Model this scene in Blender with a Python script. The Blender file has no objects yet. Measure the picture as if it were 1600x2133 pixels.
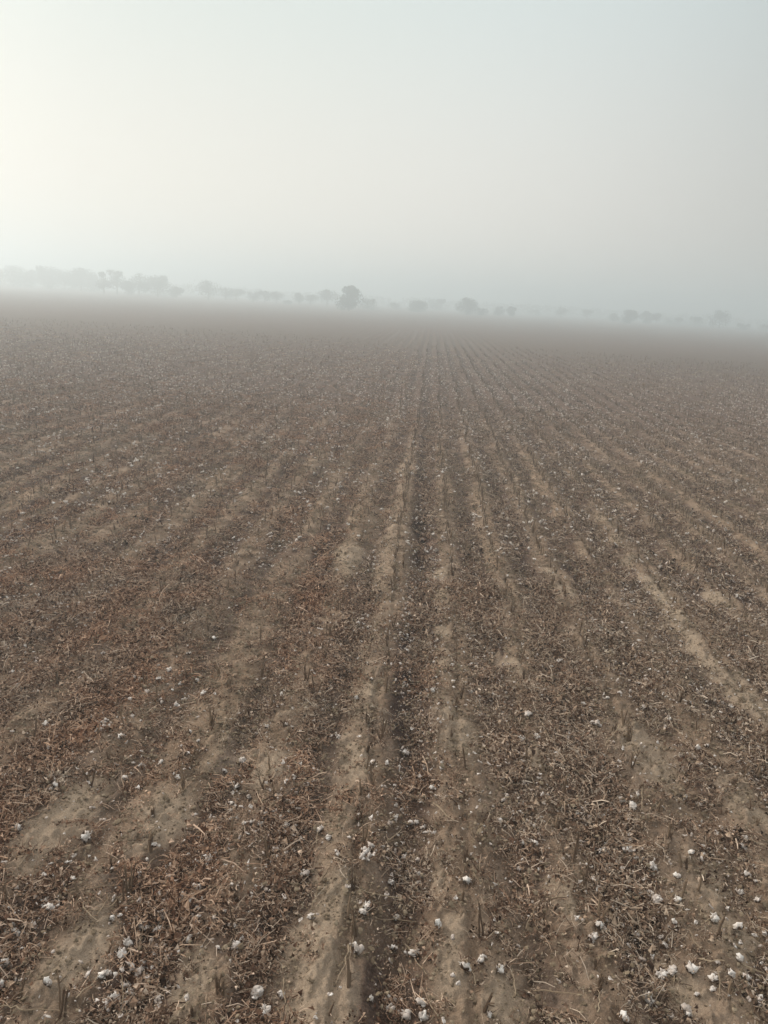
import bpy, bmesh, math, random
import numpy as np
from mathutils import Matrix, Vector, Euler

random.seed(7)
rng = np.random.default_rng(11)
PI = math.pi
sc = bpy.context.scene
C = sc.collection

# ------------------------------------------------------------------ camera, sky, sun, exposure
CAM_H = 3.0
F_PX, PW, PH = 1611.0, 1600.0, 2133.0
YAW, PITCH, ROLL = math.radians(2.71), math.radians(15.32), math.radians(3.38)
cam_d = bpy.data.cameras.new('camera')
cam = bpy.data.objects.new('camera', cam_d)
C.objects.link(cam)
CAM_M = Matrix.Rotation(YAW, 4, 'Z') @ Matrix.Rotation(PI / 2 - PITCH, 4, 'X') @ Matrix.Rotation(ROLL, 4, 'Z')
cam.matrix_world = Matrix.Translation((0, 0, CAM_H)) @ CAM_M
cam_d.sensor_fit = 'VERTICAL'
cam_d.sensor_height = 36.0
cam_d.lens = 36.0 * F_PX / PH
cam_d.clip_start = 0.05
cam_d.clip_end = 12000
sc.camera = cam

SUN_EL, SUN_AZ = math.radians(23), math.radians(-62)      # azimuth from +Y, negative = to the left
SUN_DIR = Vector((math.sin(SUN_AZ) * math.cos(SUN_EL), math.cos(SUN_AZ) * math.cos(SUN_EL), math.sin(SUN_EL)))

world = bpy.data.worlds.new('World')
sc.world = world
world.use_nodes = True
nt = world.node_tree
nt.nodes.clear()
N, L = nt.nodes.new, nt.links.new
w_out = N('ShaderNodeOutputWorld')
w_bg = N('ShaderNodeBackground')
w_bg.inputs['Strength'].default_value = 0.1
L(w_bg.outputs[0], w_out.inputs['Surface'])
w_sky = N('ShaderNodeTexSky')
w_sky.sky_type = 'NISHITA'
w_sky.sun_disc = False
w_sky.sun_elevation = SUN_EL
w_sky.sun_rotation = SUN_AZ
w_sky.dust_density = 6.0
w_sky.air_density = 1.0
w_tc = N('ShaderNodeTexCoord')
w_dot = N('ShaderNodeVectorMath'); w_dot.operation = 'DOT_PRODUCT'
w_dot.inputs[1].default_value = SUN_DIR
L(w_tc.outputs['Generated'], w_dot.inputs[0])
w_r1 = N('ShaderNodeMapRange')
w_r1.inputs['From Min'].default_value = -1.0
L(w_dot.outputs['Value'], w_r1.inputs['Value'])
w_ramp = N('ShaderNodeValToRGB')               # brightness of the veil of dust by the angle from the sun
e = w_ramp.color_ramp
e.elements[0].position = 0.0; e.elements[0].color = (0.37, 0.40, 0.41, 1)
e.elements[1].position = 1.0; e.elements[1].color = (0.98, 0.93, 0.86, 1)
for p, c in ((0.40, (0.36, 0.375, 0.385)), (0.53, (0.40, 0.405, 0.402)), (0.64, (0.62, 0.615, 0.605)),
             (0.74, (0.72, 0.71, 0.69)), (0.85, (0.735, 0.715, 0.67)), (0.93, (0.73, 0.71, 0.67))):
    el = e.elements.new(p); el.color = (*c, 1)
e.interpolation = 'B_SPLINE'
L(w_r1.outputs[0], w_ramp.inputs['Fac'])
w_sep = N('ShaderNodeSeparateXYZ')
L(w_tc.outputs['Generated'], w_sep.inputs[0])
w_r2 = N('ShaderNodeMapRange')                 # colour by the height above the horizon
w_r2.inputs['From Min'].default_value = 0.02
w_r2.inputs['From Max'].default_value = 0.42
w_r2.interpolation_type = 'SMOOTHSTEP'
L(w_sep.outputs['Z'], w_r2.inputs['Value'])
w_tint = N('ShaderNodeMix'); w_tint.data_type = 'RGBA'
w_tint.inputs['A'].default_value = (1.13, 1.065, 0.995, 1)
w_tint.inputs['B'].default_value = (0.81, 0.93, 0.95, 1)
L(w_r2.outputs[0], w_tint.inputs['Factor'])
w_mul = N('ShaderNodeMix'); w_mul.data_type = 'RGBA'; w_mul.blend_type = 'MULTIPLY'
w_mul.inputs['Factor'].default_value = 1.0
L(w_ramp.outputs['Color'], w_mul.inputs['A'])
L(w_tint.outputs['Result'], w_mul.inputs['B'])
w_r3 = N('ShaderNodeMapRange')                 # a dusty sky brightens towards the zenith
w_r3.inputs['From Min'].default_value = 0.36
w_r3.inputs['From Max'].default_value = 0.90
w_r3.inputs['To Min'].default_value = 12.0
w_r3.inputs['To Max'].default_value = 24.0
w_r3.interpolation_type = 'SMOOTHSTEP'
L(w_sep.outputs['Z'], w_r3.inputs['Value'])
w_r4 = N('ShaderNodeMapRange')                 # and turns from blue green back to a warm veil higher up
w_r4.inputs['From Min'].default_value = 0.38
w_r4.inputs['From Max'].default_value = 0.75
w_r4.interpolation_type = 'SMOOTHSTEP'
L(w_sep.outputs['Z'], w_r4.inputs['Value'])
w_warm = N('ShaderNodeMix'); w_warm.data_type = 'RGBA'
w_warm.inputs['B'].default_value = (1.0, 0.97, 0.95, 1)
L(w_r4.outputs[0], w_warm.inputs['Factor'])
L(w_tint.outputs['Result'], w_warm.inputs['A'])
L(w_warm.outputs['Result'], w_mul.inputs['B'])
w_up = N('ShaderNodeVectorMath'); w_up.operation = 'SCALE'
L(w_r3.outputs[0], w_up.inputs['Scale'])
L(w_mul.outputs['Result'], w_up.inputs[0])
w_mix = N('ShaderNodeMix'); w_mix.data_type = 'RGBA'
w_mix.inputs['Factor'].default_value = 0.93
L(w_sky.outputs['Color'], w_mix.inputs['A'])
L(w_up.outputs['Vector'], w_mix.inputs['B'])
L(w_mix.outputs['Result'], w_bg.inputs['Color'])

sun_d = bpy.data.lights.new('sun', 'SUN')
sun_d.energy = 2.4
sun_d.angle = math.radians(10)
sun_d.color = (1.0, 0.89, 0.79)
sun = bpy.data.objects.new('sun', sun_d)
sun.rotation_euler = SUN_DIR.to_track_quat('Z', 'Y').to_euler()
C.objects.link(sun)

sc.view_settings.view_transform = 'Standard'
sc.view_settings.look = 'None'
sc.view_settings.gamma = 1.0
sc.view_settings.exposure = 0.0
sc.view_settings.use_curve_mapping = False
sc.render.engine = 'CYCLES'
sc.cycles.volume_bounces = 3
sc.cycles.max_bounces = 6
sc.cycles.use_denoising = True


# ------------------------------------------------------------------ helpers
def _hash(ix, iy, seed):
    h = (ix.astype(np.int64) * 374761393 + iy.astype(np.int64) * 668265263 + seed * 974634777) & 0x7fffffff
    h = ((h ^ (h >> 13)) * 1274126177) & 0x7fffffff
    h = ((h ^ (h >> 16)) * 69069 + 1) & 0x7fffffff
    return (h ^ (h >> 11)) % 65536 / 65535.0


def vnoise(x, y, seed=0):
    ix, iy = np.floor(x), np.floor(y)
    fx, fy = x - ix, y - iy
    fx = fx * fx * fx * (fx * (fx * 6 - 15) + 10); fy = fy * fy * fy * (fy * (fy * 6 - 15) + 10)
    ix = ix.astype(np.int64); iy = iy.astype(np.int64)
    a, b = _hash(ix, iy, seed), _hash(ix + 1, iy, seed)
    c, d = _hash(ix, iy + 1, seed), _hash(ix + 1, iy + 1, seed)
    return (a * (1 - fx) + b * fx) * (1 - fy) + (c * (1 - fx) + d * fx) * fy


def fbm(x, y, octv=4, seed=0):
    s = np.zeros_like(x, dtype=float); a = 1.0; t = 0
    for k in range(octv):
        cs, sn = math.cos(0.7 * k + 0.3), math.sin(0.7 * k + 0.3)
        s += a * vnoise((x * cs - y * sn) * 2 ** k, (x * sn + y * cs) * 2 ** k, seed + k * 17); t += a; a *= 0.5
    return s / t


def smooth(e0, e1, v):
    t = np.clip((v - e0) / (e1 - e0), 0, 1)
    return t * t * (3 - 2 * t)


ROW, X0 = 0.60, -0.215


def row_phase(x, y):
    wob = (fbm(x * 0.5, y * 0.25, 3, 5) - 0.5) * 0.12 + (fbm(x * 2.2, y * 1.0, 3, 15) - 0.5) * 0.12
    return (x - X0 + wob) / ROW


def row_profile(x, y):
    """1 on the crest of a row, 0 in the furrow"""
    return 0.5 + 0.5 * np.cos(2 * PI * row_phase(x, y))


def row_fade(x, y):
    d = np.hypot(x, y)
    f = 1 - smooth(60, 120, d)
    left = 1 - 0.42 * smooth(0.2, 2.2, -x)            # left of the middle row the field is trampled flatter
    return f * left


def height(x, y):
    x = np.asarray(x, float); y = np.asarray(y, float)
    d = np.hypot(x, y)
    r = row_profile(x, y)
    k = np.round(row_phase(x, y) - 0.5)
    amp = 0.074 + 0.030 * (_hash(k.astype(np.int64), np.zeros_like(k, dtype=np.int64), 3) - 0.4)
    amp = amp + 0.085 * np.exp(-((x - 0.06) / 0.24) ** 2) * (1 - smooth(12, 35, d))     # the deep furrow beside the middle row
    amp = amp * (0.75 + 0.6 * fbm(x * 0.9, y * 0.35, 2, 41))
    z = amp * (r ** 0.75 - 0.5) * row_fade(x, y) * 1.0
    ph = row_phase(x, y); dph = ph - np.round(ph)
    brk = smooth(0.36, 0.55, vnoise(np.round(ph) * 7.3, y * 1.1, 91))
    z = z - 0.032 * np.exp(-((dph - 0.05) / 0.050) ** 2) * smooth(-1.2, -0.1, x) * brk * (1 - smooth(18, 35, d))
    z += (fbm(x * 0.35, y * 0.30, 3, 9) - 0.5) * 0.10
    f1 = 1 - smooth(25, 60, d)
    n1 = fbm(x * 3.6, y * 3.2, 3, 21) - 0.5
    z += n1 * 0.050 * f1
    f2 = 1 - smooth(9, 22, d)
    n2 = fbm(x * 15, y * 15, 3, 33)
    z += (np.abs(n2 - 0.5) * 0.050 + smooth(0.55, 0.8, n2) * 0.020) * f2
    z += (vnoise(x * 60, y * 60, 35) - 0.5) * 0.008 * f2
    return z


def bare_map(x, y):
    v = np.zeros_like(x, dtype=float)
    near = (y > 1.5) & (y < 16)
    xn, yn = x[near], y[near]
    xw = xn + (fbm(xn * 3, yn * 3, 3, 401) - .5) * .22
    a = np.zeros_like(xn, dtype=float)
    for cx, cy, r in BARE:
        r = r * 1.2
        a = np.maximum(a, np.exp(-(((xw - cx) / r) ** 2 + ((yn - cy) / (r * 2.0)) ** 2) ** 2))
    v[near] = a
    return v


def litter_map(x, y):
    """how much crop litter lies at a point, 0..1"""
    x = np.atleast_1d(np.asarray(x, float)); y = np.atleast_1d(np.asarray(y, float))
    r = row_profile(x, y)
    fr = 1 - smooth(0.28, 0.80, r)
    left = smooth(0.5, 2.0, -x)
    base = fr * (1 - 0.25 * left) + 0.14 * left + 0.06
    n = fbm(x * 1.7, y * 0.30, 4, 61)
    nb = fbm(x * 3.0, y * 1.3, 3, 67)
    v = base * (0.45 + 0.9 * smooth(0.30, 0.62, n)) * (0.6 + 0.8 * smooth(0.3, 0.65, nb)) + smooth(0.50, 0.68, 0.6 * n + 0.4 * nb) * 0.42
    # the middle: wide dusty crest, deep litter filled furrow, narrow dusty crest
    lane = 1 - smooth(14, 38, y)
    br = 0.55 + 0.45 * smooth(0.62, 0.40, nb)
    v = v * (1 - 0.85 * np.exp(-((x + 0.38) / 0.14) ** 2) * lane * br)
    v = v + 0.55 * np.exp(-((x - 0.06) / 0.17) ** 4) * lane
    v = v * (1 - 0.85 * np.exp(-((x - 0.34) / 0.075) ** 2) * lane * br)
    for cx, cy, r in DENSE:
        v = v + 0.55 * np.exp(-(((x - cx) / r) ** 2 + ((y - cy) / (r * 1.5)) ** 2))
    v = v * (1 - 0.85 * bare_map(x, y))
    v = v * (1 - 0.75 * smooth(0.55, 0.72, fbm(x * 1.5 + 7, y * 0.22, 3, 77)))
    v = v + (0.92 - v) * 0.85 * smooth(8, 34, y)
    return np.clip(v, 0, 1)


def ray(px, py):
    v = Vector(((px - PW / 2) / F_PX, -(py - PH / 2) / F_PX, -1.0))
    return (CAM_M.to_3x3() @ v).normalized()


def at(px, py, z=0.0):
    r = ray(px, py)
    t = (z - CAM_H) / r.z
    p = Vector((0, 0, CAM_H)) + r * t
    if z == 0.0:
        for _ in range(4):
            hz = float(height(p.x, p.y))
            t = (hz - CAM_H) / r.z
            p = Vector((0, 0, CAM_H)) + r * t
    return p


def flat_patch(px, py, r):
    d = ray(px, py)
    t = -CAM_H / d.z
    depth = t * (CAM_M.to_3x3().inverted() @ d).z * -1
    return (d.x * t, d.y * t, r / F_PX * depth)


# bare dusty patches and heaped litter, where the photograph shows them
BARE = [flat_patch(*q) for q in ((1345,1215,20),(1390,1280,28),(1430,1340,32),(1480,1400,32),(1545,1455,36),(1590,1500,36),(1330,1560,45),(1375,1605,42),(1120,1600,25),
(925,1390,22),(930,1490,25),(915,1200,18),(920,1250,20),(925,1320,18),(965,1540,35),(915,1860,22),(925,1960,24),(930,2050,32),(640,2060,55),(690,1890,38),(610,1985,48),
(165,1690,48),(335,1720,48),(170,1990,55),(90,1750,45),(390,2050,44),(1180,1880,32),(1500,1850,30),(1530,1960,38),(1560,1680,44),(1030,1370,20),(1065,1390,22),(720,1160,30),
(738,1190,22),(1490,1250,26),(750,1600,30),(770,1450,18),(1060,2080,38),(1420,2060,35),(700,2120,45),(1150,1200,16),(1180,1240,16),(560,1620,30),(480,1590,30))]
for _k in range(5):                                # the wheel track at the right is one long strip
    _a, _b = BARE[_k], BARE[_k + 1]
    for _f in (.25, .5, .75):
        BARE.append(tuple(_a[_i] * (1 - _f) + _b[_i] * _f for _i in range(3)))
_a, _b = BARE[0], BARE[3]
for _f in (-.35, -.75, -1.2):
    BARE.append((_a[0] + (_b[0] - _a[0]) * _f, _a[1] + (_b[1] - _a[1]) * _f, _a[2] * .8))
DENSE = [flat_patch(*q) for q in ((1080,1580,45),(1150,1640,60),(870,1640,50),(830,1480,30),(860,1400,35),(880,1850,55),(1130,1850,60),(1290,1940,60),(1480,1630,50),
(550,1740,50),(250,1830,50),(110,1870,60),(300,1910,40),(490,1950,60),(60,1640,50),(1340,1820,60),(1170,1480,60),(1200,1420,50),(840,2110,60),(1130,2090,60),(40,1930,60),
(380,1600,50),(880,1270,35),(1000,1300,30),(1270,1350,40),(260,1420,50),(1080,1740,50))]
INV = CAM_M.to_3x3().inverted()


def project(x, y, z):
    v = INV @ Vector((x, y, z - CAM_H))
    if v.z >= -0.01:
        return None
    return (PW / 2 + F_PX * v.x / -v.z, PH / 2 - F_PX * v.y / -v.z, -v.z)


def tag(o, label=None, cat=None, group=None, kind=None):
    if label: o['label'] = label
    if cat: o['category'] = cat
    if group: o['group'] = group
    if kind: o['kind'] = kind
    return o


def link(name, me, parent=None, mat=None):
    if mat is not None and not me.materials:
        me.materials.append(mat)
    o = bpy.data.objects.new(name, me)
    C.objects.link(o)
    if parent is not None:
        o.parent = parent
    return o


class MB:
    """collects vertices, faces and a per-vertex tint value"""
    def __init__(s):
        s.v, s.f, s.t = [], [], []

    def tube(s, pts, rads, n=4, tint=0.5, caps=True):
        base = len(s.v)
        for i, p in enumerate(pts):
            p = Vector(p)
            d = (Vector(pts[min(i + 1, len(pts) - 1)]) - Vector(pts[max(i - 1, 0)]))
            d = d.normalized() if d.length > 1e-9 else Vector((0, 0, 1))
            a = d.orthogonal().normalized(); b = d.cross(a)
            for k in range(n):
                q = p + (a * math.cos(2 * PI * k / n) + b * math.sin(2 * PI * k / n)) * rads[i]
                s.v.append(q[:]); s.t.append(tint)
        for i in range(len(pts) - 1):
            for k in range(n):
                a0 = base + i * n + k; a1 = base + i * n + (k + 1) % n
                s.f.append((a0, a1, a1 + n, a0 + n))
        if caps:
            s.f.append(tuple(base + k for k in reversed(range(n))))
            s.f.append(tuple(base + (len(pts) - 1) * n + k for k in range(n)))

    def quad(s, c, u, w, tint, curl=0.0):
        c, u, w = Vector(c), Vector(u), Vector(w)
        nrm = u.cross(w).normalized() * curl
        b = len(s.v)
        for q in (c - u - w * 0.3 + nrm, c - w + nrm * 0.2, c + u * 0.9 + w * 0.2 + nrm, c + w * 0.9 - nrm, c):
            s.v.append(q[:]); s.t.append(tint)
        s.f += [(b, b + 1, b + 4), (b + 1, b + 2, b + 4), (b + 2, b + 3, b + 4), (b + 3, b, b + 4)]

    def add(s, verts, faces, tint=0.5):
        b = len(s.v)
        s.v += [tuple(q) for q in verts]
        s.t += [tint] * len(verts) if not hasattr(tint, '__len__') else list(tint)
        s.f += [tuple(i + b for i in f) for f in faces]

    def mesh(s, name, mat=None, smooth_=False):
        me = bpy.data.meshes.new(name)
        me.from_pydata(s.v, [], s.f)
        at_ = me.attributes.new('tint', 'FLOAT', 'POINT')
        at_.data.foreach_set('value', np.array(s.t, dtype=np.float32))
        if mat: me.materials.append(mat)
        if smooth_:
            me.polygons.foreach_set('use_smooth', [True] * len(me.polygons))
        me.update()
        return me


_ico = {}


def ico(sub):
    if sub not in _ico:
        bm = bmesh.new()
        bmesh.ops.create_icosphere(bm, subdivisions=sub, radius=1.0)
        _ico[sub] = (np.array([v.co[:] for v in bm.verts]), [tuple(v.index for v in f.verts) for f in bm.faces])
        bm.free()
    return _ico[sub]


def lump(mb, c, r, sub=2, rough=0.25, tint=0.5, squash=1.0, rs=None):
    V, Fc = ico(sub)
    rs = rs or random
    ph = [(rs.uniform(1.5, 5), rs.uniform(0, 6.3), Vector((rs.gauss(0, 1), rs.gauss(0, 1), rs.gauss(0, 1))).normalized()) for _ in range(7)]
    d = np.ones(len(V))
    for fr, p0, ax in ph:
        d += rough / 3.2 * np.sin(V @ np.array(ax[:]) * fr * 1.6 + p0)
    W = V * d[:, None] * np.array(r if hasattr(r, '__len__') else (r, r, r * squash)) + np.array(c)
    mb.add(W.tolist(), Fc, tint)


# ------------------------------------------------------------------ materials
def new_mat(name):
    m = bpy.data.materials.new(name)
    m.use_nodes = True
    t = m.node_tree
    b = t.nodes['Principled BSDF']
    b.inputs['Roughness'].default_value = 0.95
    b.inputs['Specular IOR Level'].default_value = 0.12
    return m, t, b


def ramp(t, stops, fac=None):
    r = t.nodes.new('ShaderNodeValToRGB')
    cr = r.color_ramp
    cr.elements[0].position, cr.elements[0].color = stops[0][0], (*stops[0][1], 1)
    cr.elements[1].position, cr.elements[1].color = stops[-1][0], (*stops[-1][1], 1)
    for p, c in stops[1:-1]:
        cr.elements.new(p).color = (*c, 1)
    if fac is not None: t.links.new(fac, r.inputs['Fac'])
    return r


def noise(t, scale, detail=4, rough=0.55, vec=None, w=0):
    n = t.nodes.new('ShaderNodeTexNoise')
    n.inputs['Scale'].default_value = scale
    n.inputs['Detail'].default_value = detail
    n.inputs['Roughness'].default_value = rough
    if w:
        n.noise_dimensions = '4D'; n.inputs['W'].default_value = w
    if vec is not None: t.links.new(vec, n.inputs['Vector'])
    return n


def mixc(t, a, b, fac, blend='MIX'):
    m = t.nodes.new('ShaderNodeMix'); m.data_type = 'RGBA'; m.blend_type = blend
    for s, v in (('A', a), ('B', b), ('Factor', fac)):
        if hasattr(v, 'is_output'): t.links.new(v, m.inputs[s])
        elif isinstance(v, tuple): m.inputs[s].default_value = (*v, 1)
        else: m.inputs[s].default_value = v
    return m.outputs['Result']


def maprange(t, v, a, b, c=0.0, d=1.0):
    m = t.nodes.new('ShaderNodeMapRange')
    m.inputs['From Min'].default_value = a; m.inputs['From Max'].default_value = b
    m.inputs['To Min'].default_value = c; m.inputs['To Max'].default_value = d
    t.links.new(v, m.inputs['Value'])
    return m.outputs[0]


def mat_ground():
    m, t, b = new_mat('field_soil')
    g = t.nodes.new('ShaderNodeNewGeometry').outputs['Position']
    a = t.nodes.new('ShaderNodeAttribute'); a.attribute_name = 'litter'
    mp = t.nodes.new('ShaderNodeMapping'); mp.inputs['Scale'].default_value = (1.8, 0.35, 1.0)
    t.links.new(g, mp.inputs['Vector'])
    du = t.nodes.new('ShaderNodeAttribute'); du.attribute_name = 'dust'
    n_big = noise(t, 1.0, 4, 0.6, mp.outputs[0])
    n_mid = noise(t, 4.5, 6, 0.65, g)
    n_fine = noise(t, 55, 5, 0.7, g)
    n_grain = noise(t, 260, 3, 0.7, g)
    soil = ramp(t, [(0.28, (0.185, 0.131, 0.092)), (0.5, (0.29, 0.216, 0.157)), (0.72, (0.42, 0.326, 0.245))], n_mid.outputs['Fac'])
    patch = ramp(t, [(0.35, (0.74, 0.72, 0.72)), (0.65, (1.10, 1.06, 1.0))], n_big.outputs['Fac'])
    soil2 = mixc(t, soil.outputs['Color'], patch.outputs['Color'], 0.75, 'MULTIPLY')
    soil2 = mixc(t, soil2, (0.44, 0.35, 0.26), maprange(t, du.outputs['Fac'], 0, 1, 0, 0.60))
    trash = ramp(t, [(0.30, (0.036, 0.023, 0.018)), (0.46, (0.100, 0.066, 0.051)), (0.60, (0.185, 0.128, 0.100)), (0.74, (0.34, 0.265, 0.215))],
                 n_fine.outputs['Fac'])
    lf = t.nodes.new('ShaderNodeMath'); lf.operation = 'MULTIPLY_ADD'
    t.links.new(n_fine.outputs['Fac'], lf.inputs[0]); lf.inputs[1].default_value = 0.9
    t.links.new(a.outputs['Fac'], lf.inputs[2])
    col = mixc(t, soil2, trash.outputs['Color'], maprange(t, lf.outputs[0], 0.62, 1.02, 0, 0.88))
    gr = ramp(t, [(0.35, (0.70, 0.70, 0.70)), (0.65, (1.2, 1.2, 1.2))], n_grain.outputs['Fac'])
    col = mixc(t, col, gr.outputs['Color'], 1.0, 'MULTIPLY')
    shd = t.nodes.new('ShaderNodeAttribute'); shd.attribute_name = 'furrow_shade'      # shade of the furrow bottoms, painted into the soil colour
    col = mixc(t, col, (0.40, 0.38, 0.42), shd.outputs['Fac'], 'MULTIPLY')
    t.links.new(col, b.inputs['Base Color'])
    b.inputs['Specular IOR Level'].default_value = 0.05
    vo = t.nodes.new('ShaderNodeTexVoronoi'); vo.inputs['Scale'].default_value = 42
    t.links.new(g, vo.inputs['Vector'])
    b0 = t.nodes.new('ShaderNodeBump'); b0.inputs['Strength'].default_value = 0.55; b0.inputs['Distance'].default_value = 0.010; b0.invert = True
    t.links.new(vo.outputs['Distance'], b0.inputs['Height'])
    b1 = t.nodes.new('ShaderNodeBump'); b1.inputs['Strength'].default_value = 0.9; b1.inputs['Distance'].default_value = 0.020
    t.links.new(n_fine.outputs['Fac'], b1.inputs['Height']); t.links.new(b0.outputs[0], b1.inputs['Normal'])
    b2 = t.nodes.new('ShaderNodeBump'); b2.inputs['Strength'].default_value = 0.5; b2.inputs['Distance'].default_value = 0.003
    t.links.new(n_grain.outputs['Fac'], b2.inputs['Height']); t.links.new(b1.outputs[0], b2.inputs['Normal'])
    t.links.new(b2.outputs[0], b.inputs['Normal'])
    return m


def mat_tinted(name, stops, red=0.0, spread=(0.2, 1.35), rough=0.95, bump=0.0, nscale=60):
    """colour from the per-piece tint, varied piece by piece and mottled along it"""
    m, t, b = new_mat(name)
    b.inputs['Roughness'].default_value = rough
    a = t.nodes.new('ShaderNodeAttribute'); a.attribute_name = 'tint'
    oi = t.nodes.new('ShaderNodeObjectInfo')
    g = t.nodes.new('ShaderNodeNewGeometry').outputs['Position']
    n = noise(t, nscale, 3, 0.6, g)
    ma = t.nodes.new('ShaderNodeMath'); ma.operation = 'MULTIPLY_ADD'
    t.links.new(n.outputs['Fac'], ma.inputs[0]); ma.inputs[1].default_value = 0.35
    t.links.new(a.outputs['Fac'], ma.inputs[2])
    mb_ = t.nodes.new('ShaderNodeMath'); mb_.operation = 'MULTIPLY_ADD'
    t.links.new(oi.outputs['Random'], mb_.inputs[0]); mb_.inputs[1].default_value = 0.22
    t.links.new(ma.outputs[0], mb_.inputs[2])
    r = ramp(t, stops, maprange(t, mb_.outputs[0], spread[0], spread[1]))
    col = r.outputs['Color']
    if red:
        nb = noise(t, 1.3, 3, 0.6, g, 3.0)
        sx = t.nodes.new('ShaderNodeSeparateXYZ'); t.links.new(g, sx.inputs[0])
        k1 = maprange(t, nb.outputs['Fac'], 0.34, 0.72, 0.0, 1.0)
        k2 = maprange(t, sx.outputs['X'], 1.2, -1.2, 0.25, 1.0)
        mm = t.nodes.new('ShaderNodeMath'); mm.operation = 'MULTIPLY'
        t.links.new(k1, mm.inputs[0]); t.links.new(k2, mm.inputs[1])
        m3 = t.nodes.new('ShaderNodeMath'); m3.operation = 'MULTIPLY'
        t.links.new(mm.outputs[0], m3.inputs[0]); m3.inputs[1].default_value = red
        col = mixc(t, col, (1.28, 0.84, 0.62), m3.outputs[0], 'MULTIPLY')
    t.links.new(col, b.inputs['Base Color'])
    if bump:
        bb = t.nodes.new('ShaderNodeBump'); bb.inputs['Strength'].default_value = bump; bb.inputs['Distance'].default_value = 0.004
        nn = noise(t, nscale * 4, 4, 0.7, g)
        t.links.new(nn.outputs['Fac'], bb.inputs['Height']); t.links.new(bb.outputs[0], b.inputs['Normal'])
    return m


BROWN = [(0.0, (0.034, 0.022, 0.016)), (0.26, (0.105, 0.063, 0.043)), (0.46, (0.235, 0.160, 0.112)), (0.70, (0.42, 0.32, 0.235)), (1.0, (0.62, 0.53, 0.43))]
M_ground = mat_ground()
M_litter = mat_tinted('crop_litter', BROWN, red=0.6, spread=(0.36, 1.16))
M_twig = mat_tinted('dry_twig_bark', [(0.0, (0.10, 0.070, 0.045)), (0.5, (0.21, 0.155, 0.105)), (1.0, (0.38, 0.30, 0.21))], rough=0.85, bump=0.4)
M_stub = mat_tinted('cut_stalk_bark', [(0.0, (0.055, 0.036, 0.025)), (0.5, (0.13, 0.088, 0.060)), (1.0, (0.30, 0.22, 0.15))], rough=0.9, bump=0.4)
M_pith = mat_tinted('cut_stalk_pith', [(0.0, (0.22, 0.17, 0.11)), (1.0, (0.42, 0.35, 0.24))])
M_lint = mat_tinted('cotton_lint', [(0.0, (0.32, 0.25, 0.205)), (0.35, (0.57, 0.495, 0.44)), (0.7, (0.70, 0.635, 0.58)), (1.0, (0.85, 0.81, 0.76))], rough=1.0, bump=0.8, nscale=110)
M_burr = mat_tinted('boll_burr', [(0.0, (0.045, 0.026, 0.017)), (0.5, (0.10, 0.062, 0.04)), (1.0, (0.22, 0.15, 0.10))], rough=0.9, bump=0.3)
M_clod = mat_tinted('dry_clod', [(0.0, (0.13, 0.095, 0.065)), (0.5, (0.20, 0.155, 0.105)), (1.0, (0.30, 0.24, 0.17))], bump=0.6)
M_leaf = mat_tinted('tree_leaves', [(0.0, (0.025, 0.038, 0.020)), (0.5, (0.045, 0.062, 0.030)), (1.0, (0.085, 0.095, 0.045))], nscale=1.0)
M_bark = mat_tinted('tree_bark', [(0.0, (0.05, 0.04, 0.03)), (1.0, (0.12, 0.095, 0.07))], nscale=4.0)

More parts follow.
